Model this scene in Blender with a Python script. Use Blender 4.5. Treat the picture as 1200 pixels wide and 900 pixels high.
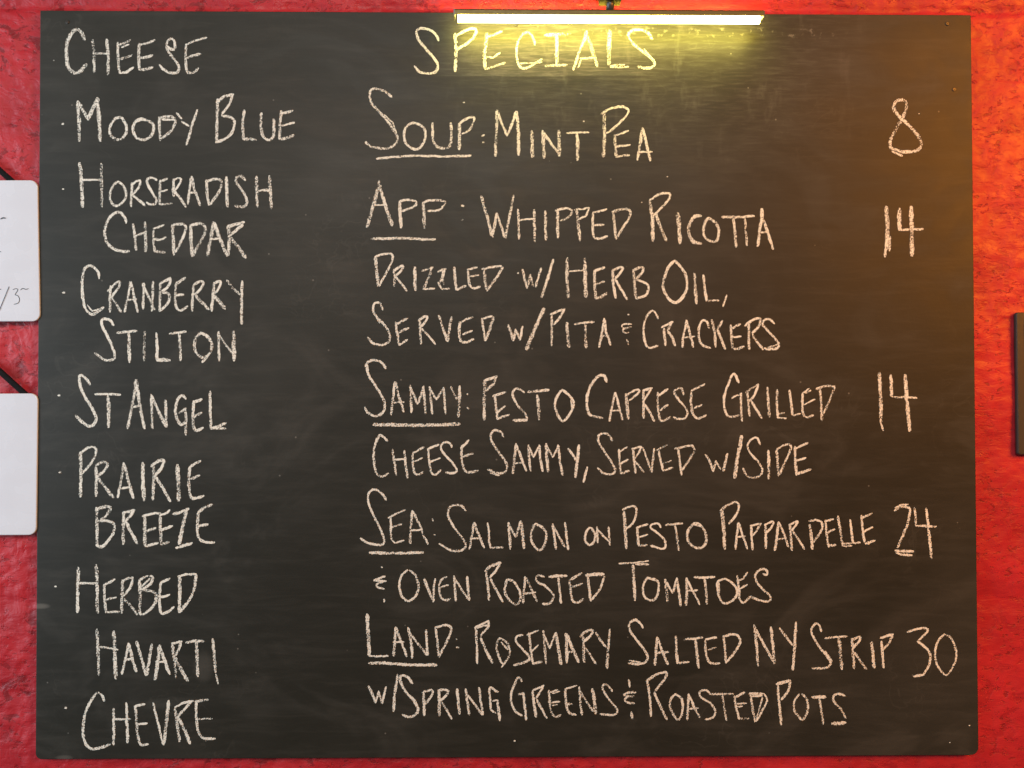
import bpy, bmesh, math, random
import numpy as np
from mathutils import Vector, Matrix, Euler, noise

random.seed(7)
for o in list(bpy.data.objects):
    bpy.data.objects.remove(o, do_unlink=True)
scene = bpy.context.scene
COL = scene.collection

# ------------------------------------------------------------------ camera
D = 0.906                                   # metres from the lens to the wall (y = 0, the wall faces -Y)
cam_d = bpy.data.cameras.new('camera')
cam = bpy.data.objects.new('camera', cam_d)
COL.objects.link(cam)
cam_d.sensor_width = 36.0
cam_d.lens = 36.0 * D / 1.2
cam_d.clip_start = 0.01
cam_d.clip_end = 50
PITCH, YAW, ROLL = math.radians(0.8), math.radians(-0.55), 0.0
cam.location = (0, -D, 1.5)
RC = Matrix.Rotation(YAW, 3, 'Z') @ Matrix.Rotation(PITCH, 3, 'X')
cam.rotation_euler = (Matrix.Rotation(YAW, 3, 'Z') @ Matrix.Rotation(PITCH + math.pi / 2, 3, 'X')).to_euler()
scene.camera = cam

# ------------------------------------------------------------------ light of the room
world = bpy.data.worlds.new('World')
scene.world = world
world.use_nodes = True
bg = world.node_tree.nodes['Background']
bg.inputs[0].default_value = (1.0, 0.78, 0.62, 1)
bg.inputs[1].default_value = 0.07

def area(name, loc, target, size, size_y, power, color, spread=180):
    l = bpy.data.lights.new(name, 'AREA')
    l.shape = 'RECTANGLE'; l.size = size; l.size_y = size_y
    l.energy = power; l.color = color; l.spread = math.radians(spread)
    o = bpy.data.objects.new(name, l); COL.objects.link(o)
    o.location = loc
    o.rotation_euler = (Vector(target) - Vector(loc)).to_track_quat('-Z', 'Y').to_euler()
    return o

area('cool_room_light', (-1.75, -0.75, 1.60), (-0.5, 0, 1.45), 0.7, 1.3, 24, (0.72, 0.87, 1.0))
area('warm_ceiling_light', (1.75, -1.35, 2.35), (1.0, 0, 1.78), 0.8, 0.8, 18, (1.0, 0.32, 0.02), 95)
area('front_room_light', (-0.35, -3.2, 3.0), (0, 0, 1.5), 1.6, 0.8, 51, (1.0, 0.95, 0.85))

scene.view_settings.view_transform = 'Standard'
scene.view_settings.look = 'None'
scene.view_settings.gamma = 1
scene.view_settings.exposure = 0.0
scene.view_settings.use_curve_mapping = False

# ------------------------------------------------------------------ helpers
def P(px, py, y=0.0):
    """where the sight line of a spot in the photograph meets the plane y"""
    d = RC @ Vector(((px - 600) / 1000 * 1.2 / 1.2, D, -(py - 450) / 1000))
    t = (y + D) / d.y
    return Vector((d.x * t, y, 1.5 + d.z * t))

def link_mesh(name, verts, faces, mat, parent=None, loc=None, smooth=False):
    """link ONE mesh object; verts are world coordinates, loc its world origin"""
    me = bpy.data.meshes.new(name)
    o = bpy.data.objects.new(name, me)
    base = Vector(loc) if loc is not None else Vector((0, 0, 0))
    me.from_pydata([tuple(Vector(v) - base) for v in verts], [], faces)
    if mat: me.materials.append(mat)
    if smooth:
        me.polygons.foreach_set('use_smooth', [True] * len(me.polygons))
    me.update()
    COL.objects.link(o)
    put(o, base, parent)
    return o

WORLD = {}
def put(o, base, parent):
    WORLD[o.name] = Vector(base)
    if parent is not None:
        o.parent = parent
        o.location = Vector(base) - WORLD[parent.name]
    else:
        o.location = base

def empty(name, loc, parent=None, **props):
    o = bpy.data.objects.new(name, None)
    o.empty_display_size = 0.05
    COL.objects.link(o)
    put(o, Vector(loc), parent)
    for k, v in props.items(): o[k] = v
    return o

def rounded_slab(corners, radii, y0, y1, bevel, n=6):
    """slab with rounded corners: corners in (x, z), clockwise seen from the camera; front y0 (small y), back y1"""
    def outline(inset):
        pts = []
        N = len(corners)
        cx = sum(c[0] for c in corners) / N; cz = sum(c[1] for c in corners) / N
        for i in range(N):
            p = Vector(corners[i]); a = Vector(corners[i - 1]); b = Vector(corners[(i + 1) % N])
            da = (a - p).normalized(); db = (b - p).normalized()
            r = radii[i]
            c = p + (da + db) * r
            for k in range(n + 1):
                t = k / n * math.pi / 2
                q = c - db * (r - inset) * math.cos(t) - da * (r - inset) * math.sin(t) if r > inset else p + (da + db) * inset
                pts.append(q)
        return pts
    rings = []
    verts = []
    for ins, y in ((bevel, y0), (bevel * .3, y0 + bevel * .3), (0, y0 + bevel), (0, y1)):
        ring = [len(verts) + i for i in range(len(corners) * (n + 1))]
        verts += [(q[0], y, q[1]) for q in outline(ins)]
        rings.append(ring)
    faces = [rings[0], rings[-1][::-1]]
    m = len(rings[0])
    for a, b in zip(rings, rings[1:]):
        for i in range(m):
            j = (i + 1) % m
            faces.append([a[i], b[i], b[j], a[j]])
    return verts, faces

def fix_normals(o):
    bm = bmesh.new(); bm.from_mesh(o.data)
    bmesh.ops.remove_doubles(bm, verts=bm.verts, dist=1e-6)
    bmesh.ops.recalc_face_normals(bm, faces=bm.faces)
    bm.to_mesh(o.data); bm.free()

# node helpers
class NT:
    def __init__(s, name):
        s.m = bpy.data.materials.new(name); s.m.use_nodes = True
        s.t = s.m.node_tree; s.b = s.t.nodes['Principled BSDF']; s.out = s.t.nodes['Material Output']
        s.tc = s.t.nodes.new('ShaderNodeTexCoord')
    def n(s, kind, **kw):
        x = s.t.nodes.new('ShaderNode' + kind)
        for k, v in kw.items(): setattr(x, k, v)
        return x
    def l(s, a, b): s.t.links.new(a, b)
    def val(s, sock, v):
        if hasattr(v, 'links'): s.l(v, sock)
        else: sock.default_value = v
    def math(s, op, a, b=0.0, clamp=False):
        x = s.n('Math', operation=op, use_clamp=clamp); s.val(x.inputs[0], a); s.val(x.inputs[1], b); return x.outputs[0]
    def noise(s, scale, detail=3, rough=.5, vec=None, stretch=None, dist=0.0):
        v = vec or s.tc.outputs['Object']
        if stretch:
            mp = s.n('Mapping'); mp.inputs['Scale'].default_value = stretch; s.l(v, mp.inputs[0]); v = mp.outputs[0]
        x = s.n('TexNoise'); s.l(v, x.inputs['Vector'])
        x.inputs['Scale'].default_value = scale; x.inputs['Detail'].default_value = detail
        x.inputs['Roughness'].default_value = rough; x.inputs['Distortion'].default_value = dist
        return x.outputs['Fac']
    def rng(s, v, a, b, c=0.0, d=1.0, smooth=True):
        x = s.n('MapRange', interpolation_type='SMOOTHSTEP' if smooth else 'LINEAR')
        s.val(x.inputs[0], v); x.inputs[1].default_value = a; x.inputs[2].default_value = b
        x.inputs[3].default_value = c; x.inputs[4].default_value = d
        return x.outputs[0]
    def mix(s, f, a, b):
        x = s.n('Mix', data_type='RGBA'); s.val(x.inputs[0], f)
        for i, v in ((6, a), (7, b)):
            if hasattr(v, 'links'): s.l(v, x.inputs[i])
            else: x.inputs[i].default_value = (*v, 1)
        return x.outputs[2]
    def bump(s, h, strength, dist, prev=None):
        x = s.n('Bump'); s.l(h, x.inputs['Height']); x.inputs['Strength'].default_value = strength
        x.inputs['Distance'].default_value = dist
        if prev: s.l(prev, x.inputs['Normal'])
        return x.outputs[0]
    def xyz(s):
        x = s.n('SeparateXYZ'); s.l(s.tc.outputs['Object'], x.inputs[0]); return x.outputs

# ------------------------------------------------------------------ materials
def wall_paint():
    t = NT('red_wall_paint')
    X, Y, Z = t.xyz()
    big = t.noise(13, 3, .55); mid = t.noise(48, 3, .55, dist=.7); fine = t.noise(300, 2, .5)
    brush = t.noise(34, 4, .6, stretch=(1.0, 1.0, 3.2), dist=.6)
    # the left of the wall is rougher masonry than the filled right
    rough_l = t.rng(X, -.2, .5, 1.0, .35)
    pit = t.rng(t.noise(95, 3, .62, stretch=(1.0, 1.0, 1.8), dist=.5), .36, .43, 1, 0)
    pit = t.math('MULTIPLY', pit, t.rng(t.noise(20, 2, .5), .42, .56))
    chip = t.math('MULTIPLY', t.rng(t.noise(38, 5, .7, stretch=(1.0, 1.0, 1.4), dist=.8), .52, .60), t.rng(t.noise(9, 2, .5), .40, .55))
    c = t.mix(t.rng(big, .3, .7), (0.38, 0.016, 0.025), (0.49, 0.024, 0.035))
    c = t.mix(t.math('MULTIPLY', t.math('MULTIPLY', chip, rough_l), .8), c, (0.18, 0.007, 0.011))
    c = t.mix(t.math('MULTIPLY', pit, .55), c, (0.14, 0.006, 0.009))
    t.l(c, t.b.inputs['Base Color'])
    t.l(t.rng(t.noise(60, 2), .3, .7, .40, .54), t.b.inputs['Roughness'])
    t.b.inputs['Specular IOR Level'].default_value = .34
    n = t.bump(big, .35, .008)
    n = t.bump(t.math('MULTIPLY', mid, rough_l), .45, .0050, n)
    n = t.bump(brush, .30, .0030, n)
    n = t.bump(t.math('SUBTRACT', 1.0, pit), .5, .0010, n)
    n = t.bump(t.math('SUBTRACT', 1.0, chip), .3, .0008, n)
    n = t.bump(fine, .12, .0008, n)
    t.l(n, t.b.inputs['Normal'])
    return t.m

def board_paint():
    t = NT('chalkboard_paint')
    X, Y, Z = t.xyz()
    # chalk dust left by the eraser: long level streaks, thicker in the wiped patch round the heading, and paler there to paint in lamp glow
    streak = t.noise(11, 6, .68, stretch=(1.0, 1.0, 7.0), dist=.5)
    streak2 = t.noise(30, 5, .7, stretch=(1.0, 1.0, 9.0), dist=.3)
    diag = t.noise(14, 4, .6, stretch=(3.0, 1.0, 1.0))
    cloud = t.noise(3.2, 4, .55)
    a, b_ = P(440, 92), P(792, 92)
    org = BOARD_BASE
    def band(v, lo, hi, soft):
        return t.math('MULTIPLY', t.rng(v, lo, lo + soft), t.rng(v, hi - soft, hi, 1, 0))
    wob = t.math('MULTIPLY', t.math('SUBTRACT', t.noise(6, 2), .5), .006)
    Zw = t.math('ADD', Z, wob)
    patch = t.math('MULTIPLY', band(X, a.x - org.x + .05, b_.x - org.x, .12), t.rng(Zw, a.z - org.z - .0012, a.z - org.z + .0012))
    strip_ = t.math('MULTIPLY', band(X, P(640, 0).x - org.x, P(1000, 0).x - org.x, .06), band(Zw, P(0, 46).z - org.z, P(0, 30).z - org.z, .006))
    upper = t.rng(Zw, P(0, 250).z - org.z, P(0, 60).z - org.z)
    mess = t.math('MULTIPLY', upper, band(X, P(430, 0).x - org.x, P(1080, 0).x - org.x, .25))  # eraser streaks, strengthened towards the lamp to paint in its glow
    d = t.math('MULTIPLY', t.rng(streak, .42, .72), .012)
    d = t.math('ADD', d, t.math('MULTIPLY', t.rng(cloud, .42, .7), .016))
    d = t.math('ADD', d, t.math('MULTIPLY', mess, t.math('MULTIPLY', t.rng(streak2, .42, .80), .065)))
    d = t.math('ADD', d, t.math('MULTIPLY', patch, t.math('ADD', .045, t.math('MULTIPLY', t.rng(streak2, .42, .75), .085))))  # wiped dust, its amount raised to paint in part of the lamp's glow
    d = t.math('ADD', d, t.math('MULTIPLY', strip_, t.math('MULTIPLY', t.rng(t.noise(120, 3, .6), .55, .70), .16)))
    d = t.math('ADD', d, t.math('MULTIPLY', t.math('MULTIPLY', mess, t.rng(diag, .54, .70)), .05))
    # wide soft sweeps of the cloth and the ghost of rubbed-out lines
    sweep = t.noise(5, 3, .6, stretch=(1.0, 1.0, 1.6), dist=2.2)
    d = t.math('ADD', d, t.math('MULTIPLY', t.rng(sweep, .48, .70), .014))
    ghost = t.rng(t.math('ABSOLUTE', t.math('SUBTRACT', t.noise(22, 2, .5, dist=1.5), .5)), .0, .02, 1, 0)
    d = t.math('ADD', d, t.math('MULTIPLY', t.math('MULTIPLY', ghost, t.rng(t.noise(7, 2), .52, .66)), .012))
    # small lone specks
    sp = t.n('TexVoronoi'); t.l(t.tc.outputs['Object'], sp.inputs['Vector']); sp.inputs['Scale'].default_value = 34
    d = t.math('ADD', d, t.math('MULTIPLY', t.rng(sp.outputs['Distance'], .020, .045, 1, 0), .13))
    # a finger smudge by the last letter of the seventh cheese and a wet mark at the left edge
    def blob(px, py, rx, ry, amt):
        q = P(px, py) - org
        dx = t.math('DIVIDE', t.math('SUBTRACT', X, q.x), rx); dz = t.math('DIVIDE', t.math('SUBTRACT', Z, q.z), ry)
        r = t.math('ADD', t.math('MULTIPLY', dx, dx), t.math('MULTIPLY', dz, dz))
        return t.math('MULTIPLY', t.rng(r, 0, 1, 1, 0), amt)
    for s in ((242, 778, .014, .022, .035), (52, 708, .014, .004, .10), (80, 884, .012, .004, .06), (1122, 883.5, .030, .0011, .55), (1145, 872, .0012, .010, .3), (300, 889, .06, .0008, .2), (575, 470, .09, .06, .012)):
        d = t.math('ADD', d, blob(*s))
    col = t.mix(t.math('MINIMUM', d, .5), (0.0180, 0.0188, 0.0145), (0.78, 0.76, 0.68))
    t.l(col, t.b.inputs['Base Color'])
    t.l(t.rng(sweep, .3, .7, .46, .54), t.b.inputs['Roughness'])
    t.b.inputs['Specular IOR Level'].default_value = .30
    n = t.bump(t.noise(260, 3, .6), .12, .0006)
    n = t.bump(t.noise(40, 4, .6, stretch=(.6, 1, 9)), .035, .0012, n)
    t.l(n, t.b.inputs['Normal'])
    return t.m

def chalk():
    t = NT('white_chalk')
    at = t.n('Attribute', attribute_name='chalk')
    sep = t.n('SeparateColor'); t.l(at.outputs['Color'], sep.inputs[0])
    u, dens, seed = sep.outputs
    ob = t.tc.outputs['Object']
    grain = t.noise(660, 3, .75)
    patch = t.noise(230, 2, .6)
    u2 = t.math('MULTIPLY', u, u); u4 = t.math('MULTIPLY', u2, u2)
    h = t.math('SUBTRACT', dens, t.math('MULTIPLY', u4, .42))
    h = t.math('ADD', h, t.math('MULTIPLY', t.math('SUBTRACT', grain, .5), 4.6))
    h = t.math('ADD', h, t.math('MULTIPLY', t.math('SUBTRACT', patch, .5), 1.2))
    al = t.rng(h, .22, .50, 0, .97)
    t.l(al, t.b.inputs['Alpha'])
    c = t.mix(t.rng(t.noise(500, 2), .3, .7), (0.77, 0.78, 0.71), (0.88, 0.89, 0.80))
    t.l(c, t.b.inputs['Base Color'])
    t.b.inputs['Roughness'].default_value = .95
    t.b.inputs['Specular IOR Level'].default_value = .1
    return t.m

def simple(name, color, rough=.5, metal=0.0, spec=.5, var=.12, scale=60, bump=.0, bd=.0005):
    t = NT(name)
    dk = tuple(c * (1 - var) for c in color); lt = tuple(min(1, c * (1 + var)) for c in color)
    t.l(t.mix(t.noise(scale, 3), dk, lt), t.b.inputs['Base Color'])
    t.l(t.rng(t.noise(scale * 1.7, 2), .3, .7, max(.02, rough - .06), rough + .06), t.b.inputs['Roughness'])
    t.b.inputs['Metallic'].default_value = metal
    t.b.inputs['Specular IOR Level'].default_value = spec
    if bump: t.l(t.bump(t.noise(scale * 4, 2), bump, bd), t.b.inputs['Normal'])
    return t.m

def glow(name, color, strength):
    t = NT(name)
    t.b.inputs['Base Color'].default_value = (.8, .78, .7, 1)
    t.b.inputs['Emission Color'].default_value = (*color, 1)
    t.b.inputs['Emission Strength'].default_value = strength
    t.b.inputs['Roughness'].default_value = .4
    return t.m

YB0, YB1 = -0.0085, -0.0045                  # the board: 4 mm thick, on 4 mm spacers off the rough wall
TL, TR, BR, BL = P(47, 12, YB0), P(1138, 17.5, YB0), P(1147, 885, YB0), P(41.5, 890, YB0)
BOARD_BASE = Vector(((BL.x + BR.x) / 2, YB0, (BL.z + BR.z) / 2))

M_WALL = wall_paint()
M_BOARD = board_paint()
M_CHALK = chalk()
M_METAL = simple('aged_brass_housing', (0.13, 0.105, 0.035), .45, .5, var=.15, scale=120)
M_DARKMETAL = simple('dark_metal', (0.10, 0.10, 0.10), .4, .6)
M_GLOW = glow('led_diffuser', (1.0, 0.82, 0.15), 52.0)
M_WHITE = simple('white_acrylic', (0.68, 0.72, 0.79), .25, 0, .5, var=.03, scale=20)
M_CORD = simple('black_strap', (0.006, 0.005, 0.005), .8, spec=.15, var=.3, scale=300, bump=.4)
M_INK = simple('black_marker_ink', (0.02, 0.02, 0.03), .5)
M_DARKPANEL = simple('dark_panel_paint', (0.035, 0.032, 0.028), .5, spec=.4)
M_SCREW = simple('dark_screw', (0.08, 0.075, 0.07), .4, .8)

# ------------------------------------------------------------------ the wall
def build_wall():
    x0, x1, z0, z1, s = -0.90, 0.90, 0.82, 2.18, 0.0033
    nx, nz = int((x1 - x0) / s), int((z1 - z0) / s)
    zt = P(0, 7).z; zj = P(0, 703).z
    verts = []
    for j in range(nz + 1):
        z = z0 + (z1 - z0) * j / nz
        for i in range(nx + 1):
            x = x0 + (x1 - x0) * i / nx
            h = 0.0
            if x < -.50 or x > .50 or z > 1.90 or z < 1.10:
                v = Vector((x, 0, z))
                right = min(1, max(0, (x + .2) / .7)); amp = 1.0 - .45 * right
                h = 0.0020 * noise.noise(v * 15) + amp * 0.0013 * noise.noise(Vector((x * 70, 3, z * 95))) \
                    + amp * 0.0010 * noise.noise(v * 190 + Vector((5, 0, 0)))
                # two old joints under the paint
                for zz, w, dp in ((zt, .005, .0026), (zj, .012, .0016)):
                    e = (z - zz - .004 * noise.noise(Vector((x * 12, zz, 0)))) / w
                    h -= dp * math.exp(-e * e)
                h = min(h, .0032)
            else:
                h = -.002
            verts.append((x, -h, z))
    faces = [(j * (nx + 1) + i, j * (nx + 1) + i + 1, (j + 1) * (nx + 1) + i + 1, (j + 1) * (nx + 1) + i)
             for j in range(nz) for i in range(nx)]
    o = link_mesh('wall', verts, faces, M_WALL, smooth=True)
    o['kind'] = 'structure'
    return o
build_wall()

# ------------------------------------------------------------------ the chalkboard
board = empty('chalkboard', BOARD_BASE, label='large frameless black chalkboard with a chalk menu of cheeses and specials on the red wall', category='chalkboard')
v, f = rounded_slab([(TL.x, TL.z), (TR.x, TR.z), (BR.x, BR.z), (BL.x, BL.z)], [.0015, .0015, .009, .007], YB0, YB1, .0007)
o = link_mesh('panel', v, f, M_BOARD, board, BOARD_BASE); fix_normals(o)

# chalk strokes
ROWSTEP = 1.5
def smooth_path(pts, curved):
    if curved and len(pts) > 2:
        out = []
        q = [pts[0]] + pts + [pts[-1]]
        for i in range(1, len(q) - 2):
            p0, p1, p2, p3 = q[i - 1], q[i], q[i + 1], q[i + 2]
            for k in range(8):
                t = k / 8
                out.append(0.5 * ((2 * p1) + (p2 - p0) * t + (2 * p0 - 5 * p1 + 4 * p2 - p3) * t * t + (3 * p1 - p0 - 3 * p2 + p3) * t ** 3))
        out.append(pts[-1])
        pts = out
    return pts

def resample(pts, step):
    acc = [0.0]
    for a, b in zip(pts, pts[1:]): acc.append(acc[-1] + (b - a).length)
    L = acc[-1]
    if L < 1e-6: return pts, L
    n = max(2, int(L / step))
    out = []; k = 0
    for i in range(n + 1):
        s = L * i / n
        while k < len(acc) - 2 and acc[k + 1] < s: k += 1
        seg = acc[k + 1] - acc[k]
        t = (s - acc[k]) / seg if seg > 0 else 0
        out.append(pts[k].lerp(pts[k + 1], t))
    return out, L

STROKE = 0
def strokes_mesh(name, strokes, parent, mat=None, y=None, dz=0.000012, chalky=True):
    """strokes: list of (width_px, curved, [(px, py)...]) in photo pixels, laid as thin chalk on the board face"""
    global STROKE
    V, F, A = [], [], []
    allp = [p for s in strokes for p in s[2]]
    cx = sum(p[0] for p in allp) / len(allp); cy = sum(p[1] for p in allp) / len(allp)
    y_base = (YB0 - 0.00015) if y is None else y
    for w, curved, pts in strokes:
        STROKE += 1
        yy = y_base - (STROKE % 24) * dz
        if len(pts) == 1:
            x, z = pts[0]; pts = [(x - w * .22, z), (x + w * .22, z + w * .06)]
        path, L = resample(smooth_path([Vector((x, z, 0)) for x, z in pts], curved), ROWSTEP)
        n = len(path)
        sd = random.random() * 50
        pressure = random.uniform(-.14, .10)
        wide = max(0, min(1, (w - 2.8) / 2.2))
        base = len(V)
        for i, p in enumerate(path):
            a = path[max(0, i - 1)]; b = path[min(n - 1, i + 1)]
            t = (b - a); t = t.normalized() if t.length > 0 else Vector((1, 0, 0))
            nr = Vector((-t.y, t.x, 0))
            s = L * i / (n - 1)
            jit = (noise.noise(Vector((s * .16, sd, 0))) * .55 + noise.noise(Vector((s * .5, sd, 4))) * .40) if chalky else 0
            ww = w * (1 + (.28 * noise.noise(Vector((s * .11, sd, 9))) + .30 * noise.noise(Vector((s * .45, sd, 2))) if chalky else 0))
            e = max(0.0, min(s, L - s))
            tip = min(1.0, .50 + .5 * (e / (w * .55)) ** .6) if w > 0 else 1
            ww *= tip
            if i == 0: p = p - t * w * .22
            if i == n - 1: p = p + t * w * .22
            c = p + nr * jit
            dn = (0.68 - .16 * wide + pressure + .42 * noise.noise(Vector((s * .06, sd, 17)))) if chalky else 2.0
            for u in (-1, -.5, 0, .5, 1):
                q = c + nr * (ww * .5 * .98 * u)
                V.append(P(q.x, q.y, yy - i * 2.5e-7)); A.append((abs(u), max(0, dn), sd / 50, 1))
        for i in range(n - 1):
            for k in range(4):
                F.append((base + i * 5 + k, base + i * 5 + k + 1, base + (i + 1) * 5 + k + 1, base + (i + 1) * 5 + k))
    o = link_mesh(name, V, F, mat or M_CHALK, parent, P(cx, cy, y_base))
    if chalky:
        at = o.data.color_attributes.new('chalk', 'FLOAT_COLOR', 'POINT')
        at.data.foreach_set('color', [c for a in A for c in a])
    return o

def parse(txt, ox, oy, sc):
    out = []
    for st in txt.split(';'):
        w, curved, pts = 16.0, False, []
        for tok in st.split():
            if tok == 'c': curved = True
            elif tok[0] == 'w': w = float(tok[1:])
            else:
                a, b = tok.split(','); pts.append((ox + float(a) * sc, oy + float(b) * sc))
        if pts: out.append((w * sc, curved, pts))
    return out
# every hand-drawn stroke: [word, label, [(kind, region x, region y, scale, strokes)...]]
A4, A6 = .25, 1 / 6
WORDS = []
def word(text, ox, oy, sc, items):
    WORDS.append((text, [(k, ox, oy, sc, s) for k, s in items]))
def more(ox, oy, sc, items):
    WORDS[-1][1].extend([(k, ox, oy, sc, s) for k, s in items])
L_ = 'letter'; N_ = 'numeral'; U_ = 'underline'; D_ = 'punctuation'

word('CHEESE', 60, 20, A4, [
 (L_, 'c w17 158,108 140,70 118,58 90,85 73,130 72,180 78,230 105,260 130,258 150,240 165,222'),
 (L_, 'w16 193,108 200,180 203,258;w15 260,105 268,180 266,268;w9 200,170 265,172'),
 (L_, 'w13 312,120 313,190 320,262;w11 312,132 345,122 372,108;w9 330,142 365,128;w13 315,200 345,192 378,178;w13 320,262 350,258 385,235'),
 (L_, 'w14 412,125 410,180 413,245;w11 412,130 450,122 485,108;w14 415,192 440,190 475,180;w14 413,245 440,245 475,235'),
 (L_, 'c w13 545,135 560,150 578,150 580,120 568,100 548,108 540,135 550,165 580,200 598,235 590,258 560,262 525,245 508,225'),
 (L_, 'w12 632,128 630,190 632,240 640,262;w10 632,128 670,112 728,96;w14 635,192 665,182 700,172;c w13 632,240 645,262 670,258 690,240')])
word('MOODY', 60, 20, A4, [
 (L_, 'w17 124,395 130,480 132,580;w17 125,395 150,440 172,480;w17 172,480 195,430 215,380;w18 216,380 224,480 230,580'),
 (L_, 'c w13 345,490 325,470 295,480 275,520 280,555 320,575 348,550 352,510 335,480'),
 (L_, 'c w13 430,475 395,490 383,525 395,560 428,575 465,560 480,525 470,495 425,480 390,495'),
 (L_, 'w13 508,470 508,520 512,578;c w13 508,472 545,465 575,472 580,500 560,535 515,570;w11 520,480 580,480'),
 (L_, 'w11 588,450 612,475;w11 612,490 645,510;w12 685,435 665,490 650,545 633,598')])
word('BLUE', 60, 20, A4, [
 (L_, 'w14 780,385 778,470 775,580;w13 775,400 810,372 855,362;w12 852,362 835,410 800,455;c w13 800,462 840,470 860,490 848,540 815,570 772,588'),
 (L_, 'w14 905,437 897,500 900,572;w14 900,572 930,572 960,576'),
 (L_, 'c w14 985,450 982,510 995,560 1020,575 1042,555 1045,510 1042,480'),
 (L_, 'w14 1078,440 1072,510 1070,572;w13 1078,452 1105,445 1132,438;w11 1080,508 1110,502 1140,494;w13 1070,572 1100,570 1135,552')])
word('HORSERADISH', 60, 180, A4, [
 (L_, 'w18 133,45 142,120 147,250;w16 234,48 236,150 238,248;w10 142,122 235,122'),
 (L_, 'c w12 315,130 290,150 275,195 282,230 310,245 340,222 352,190 338,150 312,132'),
 (L_, 'w12 378,138 376,190 376,248;c w11 376,150 400,130 418,128 412,155 382,192;w12 382,195 415,220 440,245'),
 (L_, 'c w12 495,125 470,112 450,122 455,150 475,185 492,215 488,235 462,238 448,228'),
 (L_, 'w12 512,125 508,180 508,238;w11 512,130 545,118;w9 512,178 545,170;w11 508,238 540,238 565,232'),
 (L_, 'w13 575,120 572,170 575,200;c w12 572,122 600,115 608,125 595,150 578,172;w13 578,175 605,210 630,250'),
 (L_, 'w13 658,108 648,170 640,235;w13 658,108 672,170 698,242;w10 645,185 682,182'),
 (L_, 'w13 728,125 730,180 740,240;c w12 730,130 765,118 795,125 798,150 780,190 742,240'),
 (L_, 'w16 822,110 823,180 826,248'),
 (L_, 'c w13 910,125 890,105 868,112 868,135 890,165 910,200 918,230 900,250 862,245'),
 (L_, 'w15 963,108 963,180 966,248;w15 1022,105 1028,180 1032,256;w12 965,172 1028,172')])
word('CHEDDAR', 60, 180, A4, [
 (L_, 'c w14 350,325 345,300 320,275 290,285 262,320 250,370 262,415 290,445 330,458 365,458'),
 (L_, 'w14 385,330 392,390 398,452;w15 440,322 442,390 443,462;w11 392,385 442,372'),
 (L_, 'w12 480,360 478,410 485,460;w11 480,352 505,345 528,334;w11 480,400 510,405 538,392;w13 485,458 505,460 532,464'),
 (L_, 'w15 568,335 572,400 575,475;c w13 568,338 605,330 630,340 622,380 600,430 575,470'),
 (L_, 'w17 655,335 655,400 662,480;c w13 655,335 700,328 722,345 715,385 690,430 665,478'),
 (L_, 'w16 760,322 748,400 732,480;w16 765,325 790,400 825,478;w10 745,400 785,398'),
 (L_, 'w15 830,335 835,400 830,475;w14 825,345 870,330 905,322;w13 898,335 860,365 830,390;w16 840,395 880,440 912,488')])
word('CRANBERRY', 60, 300, A4, [
 (L_, 'c w13 225,105 220,75 195,50 170,48 152,75 145,130 148,190 160,245 188,275 215,262 245,240;w8 168,230 190,258 225,250'),
 (L_, 'w12 278,140 275,200 276,262;c w11 265,165 300,130 322,118 315,150 282,190;w12 282,190 305,225 328,262'),
 (L_, 'w12 372,120 360,190 343,262;w13 374,122 388,190 405,262;w9 358,205 400,202'),
 (L_, 'w12 435,128 432,190 430,248;w12 428,130 455,190 485,252;w12 478,120 475,190 472,258'),
 (L_, 'w12 510,130 510,190 508,258;c w13 510,130 540,112 560,105 550,140 520,165;c w13 520,170 552,180 548,220 508,258'),
 (L_, 'c w13 585,130 580,190 588,240 605,255 638,235;w13 585,130 610,115 628,102;w11 585,185 620,180'),
 (L_, 'w13 668,130 662,200 660,258;c w12 668,135 700,118 715,128 695,160 672,180;w14 675,185 710,220 738,250'),
 (L_, 'w13 765,125 758,200 752,258;c w12 765,128 790,118 795,130 780,160 765,178;w17 765,185 790,215 815,248'),
 (L_, 'w14 822,115 850,150 885,180;w13 895,118 893,200 892,318')])
word('STILTON', 60, 300, A4, [
 (L_, 'c w13 292,325 275,302 245,295 236,315 255,360 275,400 295,450 295,480 260,490 225,470 205,455'),
 (L_, 'w13 308,360 350,355 400,352;w15 365,362 365,430 367,498'),
 (L_, 'w16 438,355 436,420 437,490'),
 (L_, 'w13 495,360 497,430 497,492;w16 500,488 530,486 556,490'),
 (L_, 'w12 555,365 590,360 632,355;w13 598,362 605,430 606,490'),
 (L_, 'c w14 705,362 680,380 670,420 685,460 715,475 748,450 752,410 730,375 700,360;w12 745,455 708,498'),
 (L_, 'w13 785,355 785,420 787,490;w11 785,370 820,420 855,460;w18 856,355 856,420 857,490')])
word('ST', 60, 430, A4, [
 (L_, 'c w14 182,82 165,55 140,40 130,50 140,100 165,150 195,200 210,240 200,270 175,278 145,258 115,228'),
 (L_, 'w11 205,128 265,127 325,130;w17 266,135 270,200 268,282')])
word('ANGEL', 60, 430, A4, [
 (L_, 'w20 398,62 400,110;w14 398,80 380,180 358,288;w15 400,80 415,180 438,288;w10 378,190 425,180'),
 (L_, 'w13 470,130 472,210 475,288;w13 470,135 505,210 538,280;w14 536,155 538,220 540,280'),
 (L_, 'c w14 630,150 615,135 595,150 582,200 590,245 608,270 632,258;w12 600,215 632,195;w13 630,205 632,260 630,318'),
 (L_, 'c w14 668,160 665,220 665,270 680,298 712,285;w14 668,165 685,160 705,150;w13 668,235 705,215'),
 (L_, 'w14 745,115 745,200 748,288;w14 748,288 785,280 818,262;w11 770,288 818,288')])
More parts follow.
